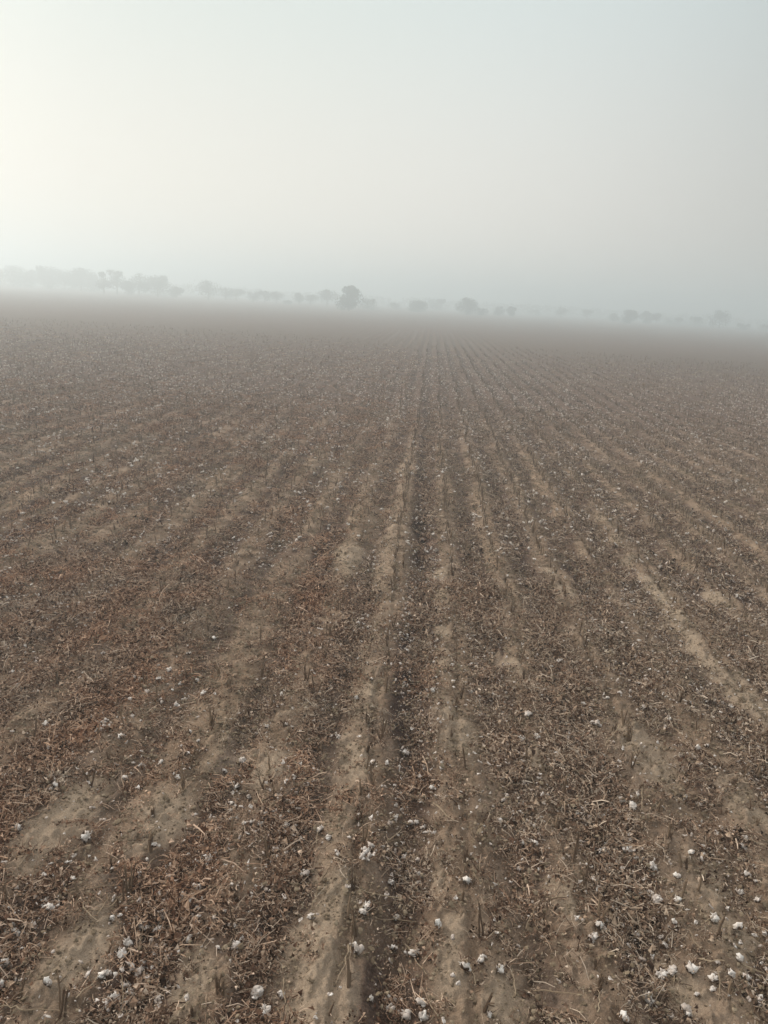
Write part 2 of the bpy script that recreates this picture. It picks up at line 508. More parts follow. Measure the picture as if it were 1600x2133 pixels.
# ------------------------------------------------------------------ the setting: field sheet and haze
def build_ground():
    NX = 760
    q = np.linspace(-1, 1, NX)
    t_in = q * 0.78
    outer = np.array([0.9, 1.1, 1.5, 2.2, 4, 8, 20, 60, 250, 1000])
    ts = np.concatenate([-outer[::-1], t_in, outer])
    ys = [1.9]
    while ys[-1] < 2500:
        y = ys[-1]
        ys.append(y * (1.0042 if y < 40 else (1.012 if y < 120 else 1.06)))
    ys[-1] = 2500
    back = [-2500, -600, -150, -40, -10, -3, -1, 0, 0.6, 1.1, 1.4, 1.6, 1.75]
    ys = np.array(back + ys)
    T, Y = np.meshgrid(ts, ys)
    X = T * (np.maximum(Y, 1.0) + 1.2)
    X = np.clip(X, -2500, 2500)
    X[:, 0] = -2500; X[:, -1] = 2500
    Z = height(X, Y)
    ny, nx = X.shape
    V = np.stack([X, Y, Z], -1).reshape(-1, 3).astype(np.float32)
    i = np.arange(ny - 1)[:, None] * nx + np.arange(nx - 1)[None, :]
    F = np.stack([i, i + 1, i + nx + 1, i + nx], -1).reshape(-1, 4).astype(np.int32)
    me = bpy.data.meshes.new('field_ground')
    me.vertices.add(len(V)); me.vertices.foreach_set('co', V.ravel())
    me.loops.add(F.size); me.loops.foreach_set('vertex_index', F.ravel())
    me.polygons.add(len(F)); me.polygons.foreach_set('loop_start', np.arange(len(F), dtype=np.int32) * 4)
    me.update(calc_edges=True)
    me.polygons.foreach_set('use_smooth', [True] * len(F))
    D = np.hypot(X, Y)
    lit = litter_map(X, Y) * (1 - smooth(45, 85, D)) + 1.0 * smooth(45, 85, D)
    a = me.attributes.new('litter', 'FLOAT', 'POINT')
    a.data.foreach_set('value', lit.ravel().astype(np.float32))
    a = me.attributes.new('dust', 'FLOAT', 'POINT')
    dust = np.clip(bare_map(X, Y) + 0.5 * np.exp(-((X + 0.38) / 0.12) ** 2) * (1 - smooth(10, 25, Y)), 0, 1)
    a.data.foreach_set('value', dust.ravel().astype(np.float32))
    furrow_shade = smooth(0.45, 0.05, row_profile(X, Y)) * smooth(0.42, 0.62, fbm(X * 1.4, Y * 0.30, 3, 301)) * 0.7  # mask of the shade painted along the furrows, broken up by noise
    furrow_shade = furrow_shade + 0.8 * np.exp(-((X - 0.02) / 0.17) ** 4) * (0.5 + 0.9 * smooth(0.35, 0.6, fbm(X * 2, Y * 0.8, 3, 302)))  # deeper painted shade in the furrow right of the middle row
    furrow_shade = np.clip(furrow_shade, 0, 1) * (1 - smooth(8, 30, D))
    a = me.attributes.new('furrow_shade', 'FLOAT', 'POINT')
    a.data.foreach_set('value', furrow_shade.ravel().astype(np.float32))
    o = link('ground', me, mat=M_ground)
    tag(o, 'bare ridged field soil strewn with crop litter', kind='structure')
    return o


build_ground()

HAZE_TOP = 15.0
HAZE_DENSITY = 0.0070


def build_haze():
    bm = bmesh.new()
    bmesh.ops.create_cube(bm, size=1.0)
    for v in bm.verts:
        v.co.x *= 5400; v.co.y *= 5400
        v.co.z = -1.2 if v.co.z < 0 else HAZE_TOP
    me = bpy.data.meshes.new('haze'); bm.to_mesh(me); bm.free()
    m = bpy.data.materials.new('dust_haze'); m.use_nodes = True
    t = m.node_tree; t.nodes.clear()
    o = t.nodes.new('ShaderNodeOutputMaterial'); v = t.nodes.new('ShaderNodeVolumePrincipled')
    v.inputs['Color'].default_value = (0.85, 0.94, 0.98, 1)
    v.inputs['Density'].default_value = HAZE_DENSITY
    v.inputs['Anisotropy'].default_value = 0.55
    t.links.new(v.outputs[0], o.inputs['Volume'])
    ob = link('haze', me, mat=m)
    tag(ob, 'thick pale dust haze over the field', kind='stuff')


build_haze()


# ------------------------------------------------------------------ trees along the far edge of the field
def tree_mesh(h, w, kind, seed):
    """kind: round (dense round crown to the ground), open (trunk shows), bush, tall"""
    rs = random.Random(seed)
    tr, cr = MB(), MB()
    clear = {'round': 0.06, 'open': 0.30, 'bush': 0.0, 'tall': 0.15}[kind]
    r0 = max(0.05, h * 0.028)
    top = (rs.uniform(-.03, .03) * h, 0, h * 0.72)
    tr.tube([(0, 0, -0.3), (rs.uniform(-.02, .02) * h, 0, h * 0.3), (rs.uniform(-.03, .03) * h, 0, h * .5), top], [r0 * 1.3, r0, r0 * .7, r0 * .25], 7, 0.4)
    lobes = []
    nl = {'round': 16, 'open': 12, 'bush': 11, 'tall': 10}[kind]
    for i in range(nl):
        a = rs.uniform(0, 2 * PI); rr = rs.uniform(0.1, 0.85) * w / 2
        f = rs.uniform(0.15, 0.92)
        zc = h * (clear + (1 - clear) * f)
        shrink = math.sqrt(max(0.12, 1 - (2 * f - 0.9) ** 2 * 0.75))
        c = Vector((math.cos(a) * rr * shrink, math.sin(a) * rr * shrink, zc))
        rad = rs.uniform(0.22, 0.36) * w * shrink
        rad = min(rad, (h - zc) * 1.0 + 0.12 * h)
        lobes.append((c, max(rad, 0.10 * w)))
        if kind in ('open', 'tall') or rs.random() < .5:
            b0 = Vector((0, 0, min(zc * 0.6, h * .6)))
            tr.tube([b0[:], ((b0 + c) / 2 + Vector((0, 0, h * .03)))[:], c[:]], [r0 * .5, r0 * .33, r0 * .12], 5, 0.45)
    nleaf = {'round': 260, 'open': 130, 'bush': 220, 'tall': 150}[kind]
    for c, rad in lobes:
        sh = rs.uniform(0.15, 0.85)
        for _ in range(nleaf):
            d = Vector((rs.gauss(0, 1), rs.gauss(0, 1), rs.gauss(0, 1))).normalized()
            q = c + Vector((d.x * rad, d.y * rad, d.z * rad * 0.85)) * (rs.random() ** 0.4)
            if q.z < 0.02: continue
            s = rs.uniform(0.10, 0.24) * (h / 7) ** .5
            u = Vector((rs.gauss(0, 1), rs.gauss(0, 1), rs.gauss(0, 1))).normalized()
            v = u.orthogonal().normalized()
            cr.quad(q, u * s, v * s * .8, min(1, max(0, sh + rs.uniform(-.3, .3))), s * .2)
    return tr.mesh('trunk', M_bark), cr.mesh('crown', M_leaf)


def field_edge_y(px):
    return 597.0 + 0.0590 * px


TREES = [  # px x, px top, px width, kind, distance factor, label
    (-14, 566, 46, 'round', 1.02, 'broad hazy tree at the extreme left end of the treeline'),
    (28, 563, 44, 'round', 1.0, 'broad pale crown near the left end of the treeline with a high rounded top'),
    (66, 571, 40, 'round', 1.04, 'low joined tree crown right of the high rounded tree at the left end'),
    (101, 565, 34, 'round', 1.0, 'tree with a small pointed tuft on top in the dense left wood'),
    (136, 571, 40, 'round', 1.03, 'flat topped crown in the middle of the dense left wood'),
    (170, 569, 38, 'round', 1.0, 'last broad crown at the right end of the dense left wood'),
    (196, 579, 30, 'round', 1.02, 'low sloping crown where the dense left wood runs out'),
    (217, 575, 22, 'tall', 1.0, 'slender tree just right of the dense left wood'),
    (244, 574, 33, 'open', 1.0, 'loose twin topped tree beside the slender tree on the left'),
    (268, 592, 24, 'bush', 1.0, 'low bush between the twin topped tree and the spiky tree'),
    (290, 577, 28, 'tall', 1.0, 'spiky narrow tree left of the wide flat tree'),
    (329, 583, 50, 'round', 1.0, 'wide flat crowned tree standing before the first big gap'),
    (366, 603, 26, 'bush', 1.0, 'small bush in the gap after the wide flat crowned tree'),
    (434, 593, 48, 'open', 1.0, 'full tree with trunk showing, alone after the first big gap'),
    (470, 606, 28, 'open', 1.0, 'small faint tree close right of the full lone tree'),
    (492, 608, 24, 'open', 1.02, 'second small faint tree right of the full lone tree'),
    (527, 611, 26, 'open', 1.0, 'first thin stemmed orchard tree of the left row'),
    (552, 612, 27, 'open', 1.0, 'thin stemmed orchard tree with the widest crown of the row'),
    (576, 613, 22, 'open', 1.0, 'last thin stemmed orchard tree with bent trunk before the gap'),
    (599, 628, 14, 'bush', 1.0, 'tiny shrub in the gap past the orchard row'),
    (624, 616, 24, 'open', 1.0, 'small rounded tree left of the spiky crowned tree'),
    (647, 619, 22, 'open', 1.01, 'thin tree squeezed beside the spiky crowned tree'),
    (681, 611, 42, 'open', 0.98, 'bare looking spiky crowned tree left of the dark round tree'),
    (727, 600, 42, 'round', 0.78, 'darkest round dense tree standing out in the middle of the horizon'),
    (765, 625, 38, 'bush', 0.92, 'low rounded bush at the foot of the dark round tree'),
    (823, 636, 24, 'bush', 1.08, 'faint low bush right of the open middle gap'),
    (866, 630, 34, 'round', 0.98, 'low dome shaped tree between the middle gap and the peaked tree'),
    (915, 633, 40, 'bush', 1.25, 'very faint broad bush left of the peaked tree'),
    (974, 627, 36, 'round', 0.94, 'dense tree with a peaked top right of centre'),
    (1004, 646, 26, 'bush', 0.98, 'low bush touching the right foot of the peaked tree'),
    (1038, 644, 19, 'round', 1.08, 'left one of the two small round trees right of the peaked tree'),
    (1064, 645, 17, 'round', 1.08, 'right one of the two small round trees right of the peaked tree'),
    (1115, 654, 26, 'bush', 1.15, 'faint low bush after the two small round trees'),
    (1168, 650, 22, 'open', 1.05, 'faint little tree midway between the round pair and the cap shaped tree'),
    (1222, 655, 24, 'open', 1.1, 'blurred tree halfway along the right part of the treeline'),
    (1278, 660, 18, 'bush', 1.0, 'small bush just left of the cap shaped tree'),
    (1311, 654, 24, 'round', 0.90, 'cap shaped dark tree on the right of the horizon'),
    (1345, 658, 22, 'bush', 1.0, 'little bush just right of the cap shaped tree'),
    (1366, 661, 18, 'open', 1.0, 'thin small tree second right of the cap shaped tree'),
    (1404, 668, 34, 'bush', 1.02, 'long low bush between cap shaped tree and the rightmost tall tree'),
    (1446, 669, 34, 'bush', 1.02, 'flat low bush ending near the rightmost tall tree'),
    (1497, 658, 32, 'tall', 0.94, 'tall faint tree with a flat top near the right edge'),
    (1548, 681, 30, 'bush', 1.0, 'very low bush right of the tall flat topped tree'),
    (1600, 683, 34, 'bush', 1.0, 'low bush cut by the right edge of the view'),
]
tree_i = 0
for (px, top, wpx, kind, df, label) in TREES:
    by = field_edge_y(px) + 1.0
    D = 250.0 * df * (1.2 if px < 205 else (1.22 if px > 1100 else 1.0))
    r = ray(px, by)
    hd = math.hypot(r.x, r.y)
    bx, byy = r.x / hd * D, r.y / hd * D
    up = (by + 1.5 - top) / F_PX * D * 1.03
    w = wpx / F_PX * D
    tm, cm = tree_mesh(up * (0.92 if px < 205 else 1.04), w * (1.5 if px < 205 else 1.28), kind, 100 + tree_i)
    tree_i += 1
    nm = 'bush' if kind == 'bush' else 'tree'
    root = bpy.data.objects.new('hazy_' + nm, None)
    C.objects.link(root)
    gz = float(height(bx, byy))
    # keep the base where the photograph shows the edge of the field
    root.location = (bx, byy, gz)
    root.rotation_euler = (0, 0, random.uniform(0, 6.28))
    tag(root, label, nm, 'trees and bushes along the far edge of the field')
    link('trunk', tm, root)
    link('crown', cm, root)


def build_far_treeline():
    mb = MB()
    rs = random.Random(77)
    x = -330.0
    while x < 330:
        d = 430 + 25 * math.sin(x * .013) + rs.uniform(-12, 12)
        h = 2.6 + 3.4 * float(fbm(np.array(x * .035), np.array(3.3), 3, 8)) + rs.uniform(-.5, .6)
        if float(fbm(np.array(x * .02), np.array(9.1), 2, 5)) < .30: h *= .6
        for _ in range(11):
            f = rs.random()
            c = Vector((x + rs.uniform(-1.2, 1.2), d + rs.uniform(-2, 2), h * f))
            s_ = rs.uniform(.35, .8)
            u = Vector((rs.gauss(0, 1), rs.gauss(0, 1), rs.gauss(0, 1))).normalized(); v = u.orthogonal().normalized()
            mb.quad(c, u * s_, v * s_ * .8, rs.random(), s_ * .2)
        x += rs.uniform(.35, .7)
    o = link('distant_treeline', mb.mesh('distant_treeline', M_leaf))
    tag(o, 'far off belt of low trees almost lost in the haze', kind='stuff')


build_far_treeline()


# ------------------------------------------------------------------ cotton bolls
def lint_mesh(seed, loose=False, low=False):
    rs = random.Random(seed)
    mb = MB()
    n = 3 if low else (rs.choice([2, 3]) if loose else rs.choice([4, 4, 5]))
    for i in range(n):
        a = 2 * PI * i / n + rs.uniform(-.3, .3)
        rr = 0.0105 if not loose else 0.017
        c = (math.cos(a) * rr, math.sin(a) * rr, 0.016 + rs.uniform(-.003, .004))
        r = tuple(q * rs.choice([.75, 1, 1.1]) for q in (rs.uniform(.011, .017), rs.uniform(.011, .017), rs.uniform(.010, .018)))
        lump(mb, c, r, 1 if low else 2, 0.62, rs.uniform(0.1, 1.0), rs=rs)
    if not low:
        for i in range(rs.choice([5, 8, 11])):        # pulled fibres
            a = rs.uniform(0, 6.28); q = Vector((math.cos(a) * .012, math.sin(a) * .012, rs.uniform(.004, .026)))
            e1 = q + Vector((math.cos(a), math.sin(a), rs.uniform(-.5, .7))) * rs.uniform(.006, .014)
            e2 = e1 + Vector((rs.uniform(-1, 1), rs.uniform(-1, 1), rs.uniform(-1, .4))) * rs.uniform(.006, .014)
            mb.tube([q[:], e1[:], e2[:]], [.0042, .0026, .0006], 4, rs.uniform(.2, .9))
    if loose:
        for i in range(6):
            a = rs.uniform(0, 6.28); d = rs.uniform(.01, .035)
            lump(mb, (math.cos(a) * d, math.sin(a) * d, rs.uniform(.005, .02)), rs.uniform(.004, .009), 1, .4, rs.uniform(.3, .9), rs=rs)
    return mb.mesh('lint', M_lint, True)


def burr_mesh(seed):
    rs = random.Random(seed)
    mb = MB()
    n = 5
    for i in range(n):
        a = 2 * PI * i / n + rs.uniform(-.2, .2)
        ca, sa = math.cos(a), math.sin(a)
        L_ = rs.uniform(.026, .036)
        wd = .009
        tint = rs.uniform(.2, .8)
        vs = []
        for k, (d, z, ww) in enumerate(((.004, .000, .004), (.016, -.001, wd), (L_ * .8, .006, wd * .75), (L_, rs.uniform(.012, .02), .001))):
            for s in (-1, 1):
                vs.append((ca * d - sa * ww * s, sa * d + ca * ww * s, z))
        fs = [(0, 1, 3, 2), (2, 3, 5, 4), (4, 5, 7, 6)]
        mb.add(vs, fs, tint)
        vs2 = [(x, y, z - .0015) for x, y, z in vs]
        mb.add(vs2, [f[::-1] for f in fs], tint)
    mb.tube([(0, 0, .002), (rs.uniform(-.01, .01), .012, -.006), (rs.uniform(-.01, .01), .035, -.008)], [.0026, .002, .0015], 5, .4)
    return mb.mesh('burr', M_burr)


LINT = [lint_mesh(s) for s in range(6)]
LINT_LOOSE = [lint_mesh(40 + s, loose=True) for s in range(4)]
LINT_LOW = [lint_mesh(80 + s, low=True) for s in range(4)]
BURR = [burr_mesh(s) for s in range(4)]

P_BOLLS = [(96,1513,1.15),(118,1539,.9),(254,1539,1),(99,1556,1.1),(81,1629,1),(105,1622,1),(112,1637,.9),(17,1623,1),(56,1661,1),(260,1624,1),
(176,1747,1.2),(321,1767,1),(433,1769,1),(435,1792,1),(407,1803,1),(352,1830,1),(141,1802,.8),(414,1851,1),(382,1871,1),(345,1886,1),
(336,1911,1.1),(291,1927,1),(300,1942,1),(330,1942,1),(232,1916,.8),(99,1897,1),(266,1963,1.1),(252,1989,1.1),(217,2040,1.4),(294,2030,1.1),
(310,2026,1),(242,2085,1.1),(225,2096,1.1),(262,2092,1),(557,2109,1.3),(536,2068,1.1),(4,2055,1),(32,1948,.9),(268,2072,.8),(465,1609,1.1),
(495,1641,1),(512,1719,.9),(522,1718,.8),(542,1719,.9),(596,1724,.9),(369,1620,.8),(337,1588,.9),(506,1584,1.2),(97,2053,1.1),(8,2015,1.1),
(843,1572,1.25),(778,1590,.9),(805,1590,.9),(704,1536,.7),(919,1601,1),(597,1630,.8),(639,1635,.8),(749,1704,.9),(596,1722,.9),(669,1732,.9),
(686,1744,1),(857,1719,.9),(866,1716,.8),(882,1728,1),(826,1704,.8),(634,1828,1.4),(971,1842,1.1),(816,1839,1),(869,1825,.8),(755,1907,1.1),
(767,1892,1.1),(826,1914,.8),(909,1929,1.2),(648,1915,1),(966,2023,1.3),(1040,2021,1),(1006,2006,1.1),(874,2098,1.2),(842,2124,1.3),(880,2124,1.2),
(582,2079,1),(1090,1539,1.1),(1117,1537,1.2),(1051,1756,.9),(1086,1756,.8),(1112,1759,1.1),(1041,1710,.8),(1067,1710,.8),(865,1995,1.4),
(1211,1687,.9),(1202,1696,.9),(1294,1667,1.1),(1318,1681,1),(1264,1692,1.1),(1250,1707,1),(1201,1546,.8),(1181,1536,.8),(1419,1573,.9),
(1451,1558,.8),(1472,1556,.8),(1318,1591,.7),(1500,1727,.9),(1489,1736,.8),(1552,1747,.8),(1544,1767,1),(1441,1779,.8),(1255,1775,1),(1268,1779,.9),
(1302,1777,1.1),(1313,1780,1.1),(1323,1790,1),(1280,1798,1),(1356,1809,1.2),(1294,1813,.9),(1411,1830,.9),(1553,1829,1),(1309,1855,1),(1330,1861,1),
(1351,1866,1.2),(1369,1877,1.2),(1409,1875,1.1),(1540,1860,.9),(1577,1881,.9),(1246,1934,1),(1240,1953,.9),(1227,1960,.9),(1403,1926,.9),(1538,1937,1),
(1487,1914,.9),(1536,2001,1.2),(1378,2032,1.2),(1404,2027,1.1),(1435,2021,1.2),(1522,2029,.9),(1487,2047,1.1),(1551,2045,1.1),(1352,2081,1.1),
(1424,2115,1.1),(1296,2128,1),(1594,1948,.9),(1484,2064,.8),(847,1357,.9),(945,1420,.8),(1100,1490,1),(1094,1486,.9),(1106,1489,.9),(1057,1199,.9),
(1157,1380,.9),(1148,1388,.8),(1165,1377,.8),(1025,1447,.8),(980,1442,.8),(1330,1426,1),(1345,1425,.9),(1380,1430,1),(1340,1475,1),(1435,1465,.9),
(1500,1487,1),(517,1091,1),(306,1314,1.1),(340,1312,1.1),(354,1397,1),(284,1385,1),(277,1412,1),(330,1415,1),(410,1417,.9),(425,1445,1),(270,1457,.9),
(445,1330,1.1),(42,1430,1.2),(75,1374,1),(102,1392,.9),(215,1362,.9),(367,1470,1),(745,1300,1),(740,1455,1.1),(772,1416,.8),(655,1505,.8),(597,1510,.8),
(555,1514,.9),(255,1539,1),(318,1330,1),(1213,1468,.9),(1230,1480,.9),(1265,1455,.9),(1290,1445,.8),(1395,1500,.9)]
BIG_LOOSE = [(771, 1775, 1.5), (758, 1790, 1.4), (736, 1984, 1.35), (1244, 1512, 1.1), (1236, 1511, 1.0), (1170, 1437, 1.1), (1150, 1440, 1.1), (1132, 1441, 1.0),
             (215, 1512, 1.2), (207, 1525, 1.1), (222, 1505, 1.0), (1180, 1432, 1.0)]
UNIQ = {(771, 1775): 'brightest white cotton tuft, upper of two caught on the middle row of stalks',
        (758, 1790): 'lower of the two bright white cotton tufts caught on the middle stalk row',
        (736, 1984): 'long drawn out white cotton tuft hanging on top of a stalk in the middle row',
        (843, 1572): 'large white open boll in the dark furrow right of the middle row',
        (176, 1747): 'round clean white boll alone on bare soil at lower left',
        (321, 1767): 'squarish white boll alone right of the round one at lower left',
        (749, 1704): 'small white pyramid shaped boll alone on pale soil left of the middle row',
        (1057, 1199): 'single bright boll in the middle distance right of the middle row',
        (517, 1091): 'single bright boll in the middle distance on the left side',
        (971, 1842): 'white boll at the edge of the narrow pale soil strip right of the dark furrow',
        (966, 2023): 'big pale boll low in the view at the foot of the pale soil strip',
        (1536, 2001): 'boll with straw spikes above it on pale soil at lower right',
        (1551, 2045): 'round white boll nearest the lower right corner of the field',
        (1487, 2047): 'white boll with a tiny boll below it at lower right',
        (242, 2085): 'bright white boll of the touching pair at the lower left',
        (225, 2096): 'duller left boll of the touching pair at the lower left',
        (1424, 2115): 'pale boll at the bottom edge beside reddish litter on the right',
        (874, 2098): 'white boll on reddish litter at the bottom edge in the middle',
        (634, 1828): 'large dull pinkish boll half sunk in dust left of the middle row',
        (96, 1513): 'bright boll above a loose cluster at the left edge',
        (254, 1539): 'clean boll by itself right of the cluster at the left edge',
        (740, 1455): 'bright boll on the pale crest beside a tall stalk in the middle'}
ORD = ['', 'first', 'second', 'third', 'fourth', 'fifth', 'sixth', 'seventh', 'eighth', 'ninth', 'tenth', 'eleventh', 'twelfth', 'thirteenth', 'fourteenth', 'fifteenth']
RANK = ['nearest'] + [o + ' nearest' for o in ORD[2:]]
pending = {}


def place_words(x, y, z, strip):
    q = project(x, y, z)
    band = 'at the bottom edge' if q[1] > 1990 else ('low in view' if q[1] > 1800 else ('below mid view' if q[1] > 1550 else ('at mid view' if q[1] > 1250 else 'far up the field')))
    ph = float(row_phase(np.array(x), np.array(y)))
    if strip == 'row':
        k = int(round(ph))
        w = 'the middle row' if k == 0 else 'row %s %s of the middle row' % (ORD[min(abs(k), 15)], 'right' if k > 0 else 'left')
        if k: w = '%s row %s of the middle row' % (ORD[min(abs(k), 15)], 'right' if k > 0 else 'left')
    else:
        k = math.floor(ph)
        n = k + 1 if k >= 0 else -k
        w = '%s furrow %s of the middle row' % (ORD[min(n, 15)], 'right' if k >= 0 else 'left')
    return w, band


def label_later(o, noun, p, strip):
    w, band = place_words(p[0], p[1], p[2], strip)
    pending.setdefault((noun, w, band), []).append((math.hypot(p[0], p[1]), o))


def write_labels():
    for (noun, w, band), lst in pending.items():
        lst.sort(key=lambda q: q[0])
        for i, (d, o) in enumerate(lst):
            r_ = '' if len(lst) == 1 else (RANK[i] + ' ' if i < len(RANK) else 'farther ')
            o['label'] = '%s%s, %s %s' % (r_, noun, w, band)


boll_n = 0
BOLL_LABELS = {
    'loose': ('ragged tuft of white cotton lint pulled out over the brown litter', 'ragged cotton tufts'),
    'litter': ('dull white cotton boll lying in a dark litter filled furrow', 'cotton bolls in the furrow litter'),
    'soil': ('dull white cotton boll lying on pale bare soil', 'cotton bolls on bare soil'),
}


def add_boll(p, s, loose=False, label=None, tiltmax=0.9):
    global boll_n
    k = boll_n; boll_n += 1
    me = (LINT_LOOSE if loose else LINT)[k % (4 if loose else 6)]
    root = bpy.data.objects.new('cotton_boll', None)
    C.objects.link(root)
    s = s * 0.86 * random.uniform(.75, 1.12)
    lift = 0.020 if not label else 0.026
    root.location = (p.x, p.y, p.z + lift)
    root.rotation_euler = (random.uniform(-tiltmax, tiltmax), random.uniform(-tiltmax, tiltmax), random.uniform(0, 6.28))
    root.scale = (s * random.uniform(.9, 1.12), s * random.uniform(.9, 1.12), s * random.uniform(.8, 1.05))
    lit = float(litter_map(p.x, p.y)[0])
    key = 'loose' if loose else ('litter' if lit > 0.35 else 'soil')
    lb, gr = BOLL_LABELS[key]
    tag(root, label or lb, 'cotton boll', 'cotton bolls left on the field')
    if not label:
        label_later(root, 'ragged cotton tuft' if loose else ('large cotton boll' if s > .75 else 'small cotton boll'), root.location, 'furrow')
    link('lint', me, root)
    if not loose or k % 2:
        link('burr', BURR[k % 4], root)


boll_xy = []
for (px, py, s) in P_BOLLS:
    p = at(px, py + 5)
    boll_xy.append((p.x, p.y)); add_boll(p, s, False, UNIQ.get((px, py)))
for (px, py, s) in BIG_LOOSE:
    p = at(px, py + 4)
    boll_xy.append((p.x, p.y)); add_boll(p, s, True, UNIQ.get((px, py)))
while boll_n < 300:
    py = random.uniform(1330, 2125); px = random.uniform(5, 1595)
    p = at(px, py)
    lit = float(litter_map(p.x, p.y)[0])
    if random.random() > 0.12 + lit: continue
    boll_xy.append((p.x, p.y)); add_boll(p, random.uniform(.5, .85), random.random() < .15)


# ------------------------------------------------------------------ standing cut stalks
def stem_mesh(seed, h, low=False):
    rs = random.Random(seed)
    mb = MB()
    lean = Vector((rs.uniform(-.12, .12), rs.uniform(-.12, .12), 1))
    r0 = rs.uniform(.0042, .0072)
    pts, rad = [], []
    for k in range(4):
        f = k / 3
        pts.append((lean.x * f * h + rs.uniform(-.004, .004), lean.y * f * h + rs.uniform(-.004, .004), -.02 + (h + .02) * f)); rad.append(r0 * (1.15 - .3 * f))
    mb.tube(pts, rad, 5, rs.uniform(.2, .9))
    for k in range(rs.choice([0, 0, 1, 2])):                          # stub of a side branch
        f = rs.uniform(.3, .9)
        q = Vector((lean.x * f * h, lean.y * f * h, h * f)); a = rs.uniform(0, 6.28)
        e_ = q + Vector((math.cos(a), math.sin(a), rs.uniform(.5, 1.4))) * rs.uniform(.015, .05)
        mb.tube([q[:], e_[:]], [r0 * .55, r0 * .35], 4, .5)
    for k in range(5):                                                # torn fibres at the cut
        q = Vector(pts[-1])
        mb.tube([q[:], (q + Vector((rs.uniform(-.006, .006), rs.uniform(-.006, .006), rs.uniform(.006, .028))))[:]], [r0 * .42, r0 * .1], 3, rs.uniform(.7, 1.4))
    return mb.mesh('stem', M_stub)


STEMS = [(h, stem_mesh(int(h * 1000) + j, h)) for h in (.05, .07, .10, .13, .16, .20, .25) for j in range(3)]
P_STUBS = [(70,1545,90),(190,1640,120),(381,1648,100),(442,1522,70),(269,1864,150),(17,1879,80),(553,1800,150),(489,1954,170),(129,2115,170),
(777,1642,110),(794,1541,130),(739,1860,100),(726,2055,160),(738,1950,100),(972,1605,90),(1002,1954,130),(758,1759,80),(1099,1594,80),(1171,1650,70),
(1309,1541,70),(1551,1616,60),(1375,1691,50),(1394,1744,70),(1427,1807,60),(1199,1789,110),(1454,1856,60),(1497,1950,90),(1251,1916,80),(1216,1852,100),
(1007,2100,60),(952,1375,90),(960,1455,80),(1087,1380,90),(1175,1272,50),(1235,1395,70),(1300,1505,60),(1310,1545,60),(1505,1365,50),(805,1445,110),
(817,1315,90),(1215,1350,60),(1150,1220,50),(657,1455,170),(637,1420,90),(440,1510,70),(265,1520,60),(677,1365,80),(200,1265,60),(490,1220,80),
(400,1100,50),(580,1270,70),(432,1315,60),(540,1340,70),(712,1260,60),(327,1135,40),(707,1272,50),(665,1110,50),(840,1180,60),(1050,1250,60),(1035,1180,50),
(950,1300,60),(943,1200,60),(1110,1110,50),(1270,1210,40),(1575,1620,60),(250,1890,90),(820,1230,70)]
STUB_UNIQ = {(657, 1455): 'tallest single upright cut stalk left of the middle row',
             (269, 1864): 'tall cut stalk with litter fanned round its foot at lower left',
             (553, 1800): 'dark cut stalk clump with long twig across it at lower left',
             (726, 2055): 'straight reddish cut stalk under the drawn out cotton tuft in the middle row',
             (489, 1954): 'thin tall cut stalk between the lower left litter and the middle row',
             (129, 2115): 'cut stalk at the bottom edge near the lower left corner',
             (17, 1879): 'dark forked stub at the left edge on pale dust',
             (1497, 1950): 'bristly stub tuft beside the pale strip at lower right',
             (1394, 1744): 'leaning split stub on pale soil at the right',
             (1427, 1807): 'short stub just below the leaning split stub at the right',
             (1454, 1856): 'short dark bristly stub in line below the leaning split stub',
             (952, 1375): 'tall stalk on the first row right of the dark furrow',
             (637, 1420): 'shorter double stub standing close left of the tallest single stalk',
             (190, 1640): 'upright stub over a dark hollow left of the clean round boll',
             (381, 1648): 'upright stub on the left side between two dark hollows'}
stub_n = 0
stub_xy = []


def add_stub(p, hgt, label=None, far=False):
    """a clump of one to four cut stems growing from one root"""
    global stub_n
    rs = random.Random(900 + stub_n); stub_n += 1
    root = bpy.data.objects.new('cotton_stubble', None)
    C.objects.link(root)
    root.location = (p.x, p.y, p.z)
    root.rotation_euler = (0, 0, rs.uniform(0, 6.28))
    tall = hgt > 0.12
    if tall: lb, gr = 'tall cut cotton stalk standing upright along a row crest', 'tall cut stalks along the rows'
    else: lb, gr = 'short cut cotton stub standing on a row crest', 'short cut stubs along the rows'
    tag(root, label or lb, 'stubble', 'cut cotton stalks standing along the rows')
    n = rs.choice([1, 2, 2, 3, 4]) if hgt < .2 else rs.choice([1, 2, 3])
    if not label:
        label_later(root, ('tall ' if tall else 'short ') + ['', 'single stub', 'double stub', 'three-stemmed stub', 'bushy stub'][n], root.location, 'row')
    for i in range(n):
        hh, me = min(STEMS, key=lambda q: abs(q[0] - hgt * rs.uniform(.75, 1.25)) + rs.uniform(0, .02))
        o = link('stem', me, root)
        o.location = (rs.uniform(-.012, .012), rs.uniform(-.012, .012), -.005)
        o.rotation_euler = (rs.uniform(-.2, .2), rs.uniform(-.2, .2), rs.uniform(0, 6.28))
        z = (hgt * (1 if i == 0 else rs.uniform(.45, .95))) / hh
        o.scale = (1.0, 1.0, z)


for (px, py, hp) in P_STUBS:
    p = at(px, py)
    zc = project(p.x, p.y, p.z)[2]
    # a stalk seen from above appears shortened by the cosine of the view angle
    el_ = math.atan2(CAM_H, math.hypot(p.x, p.y))
    hm = hp * 0.5 / F_PX * zc / math.cos(el_) * 1.1
    hm = min(max(hm * .85, .045), .18)
    stub_xy.append((p.x, p.y)); add_stub(p, hm, STUB_UNIQ.get((px, py)))


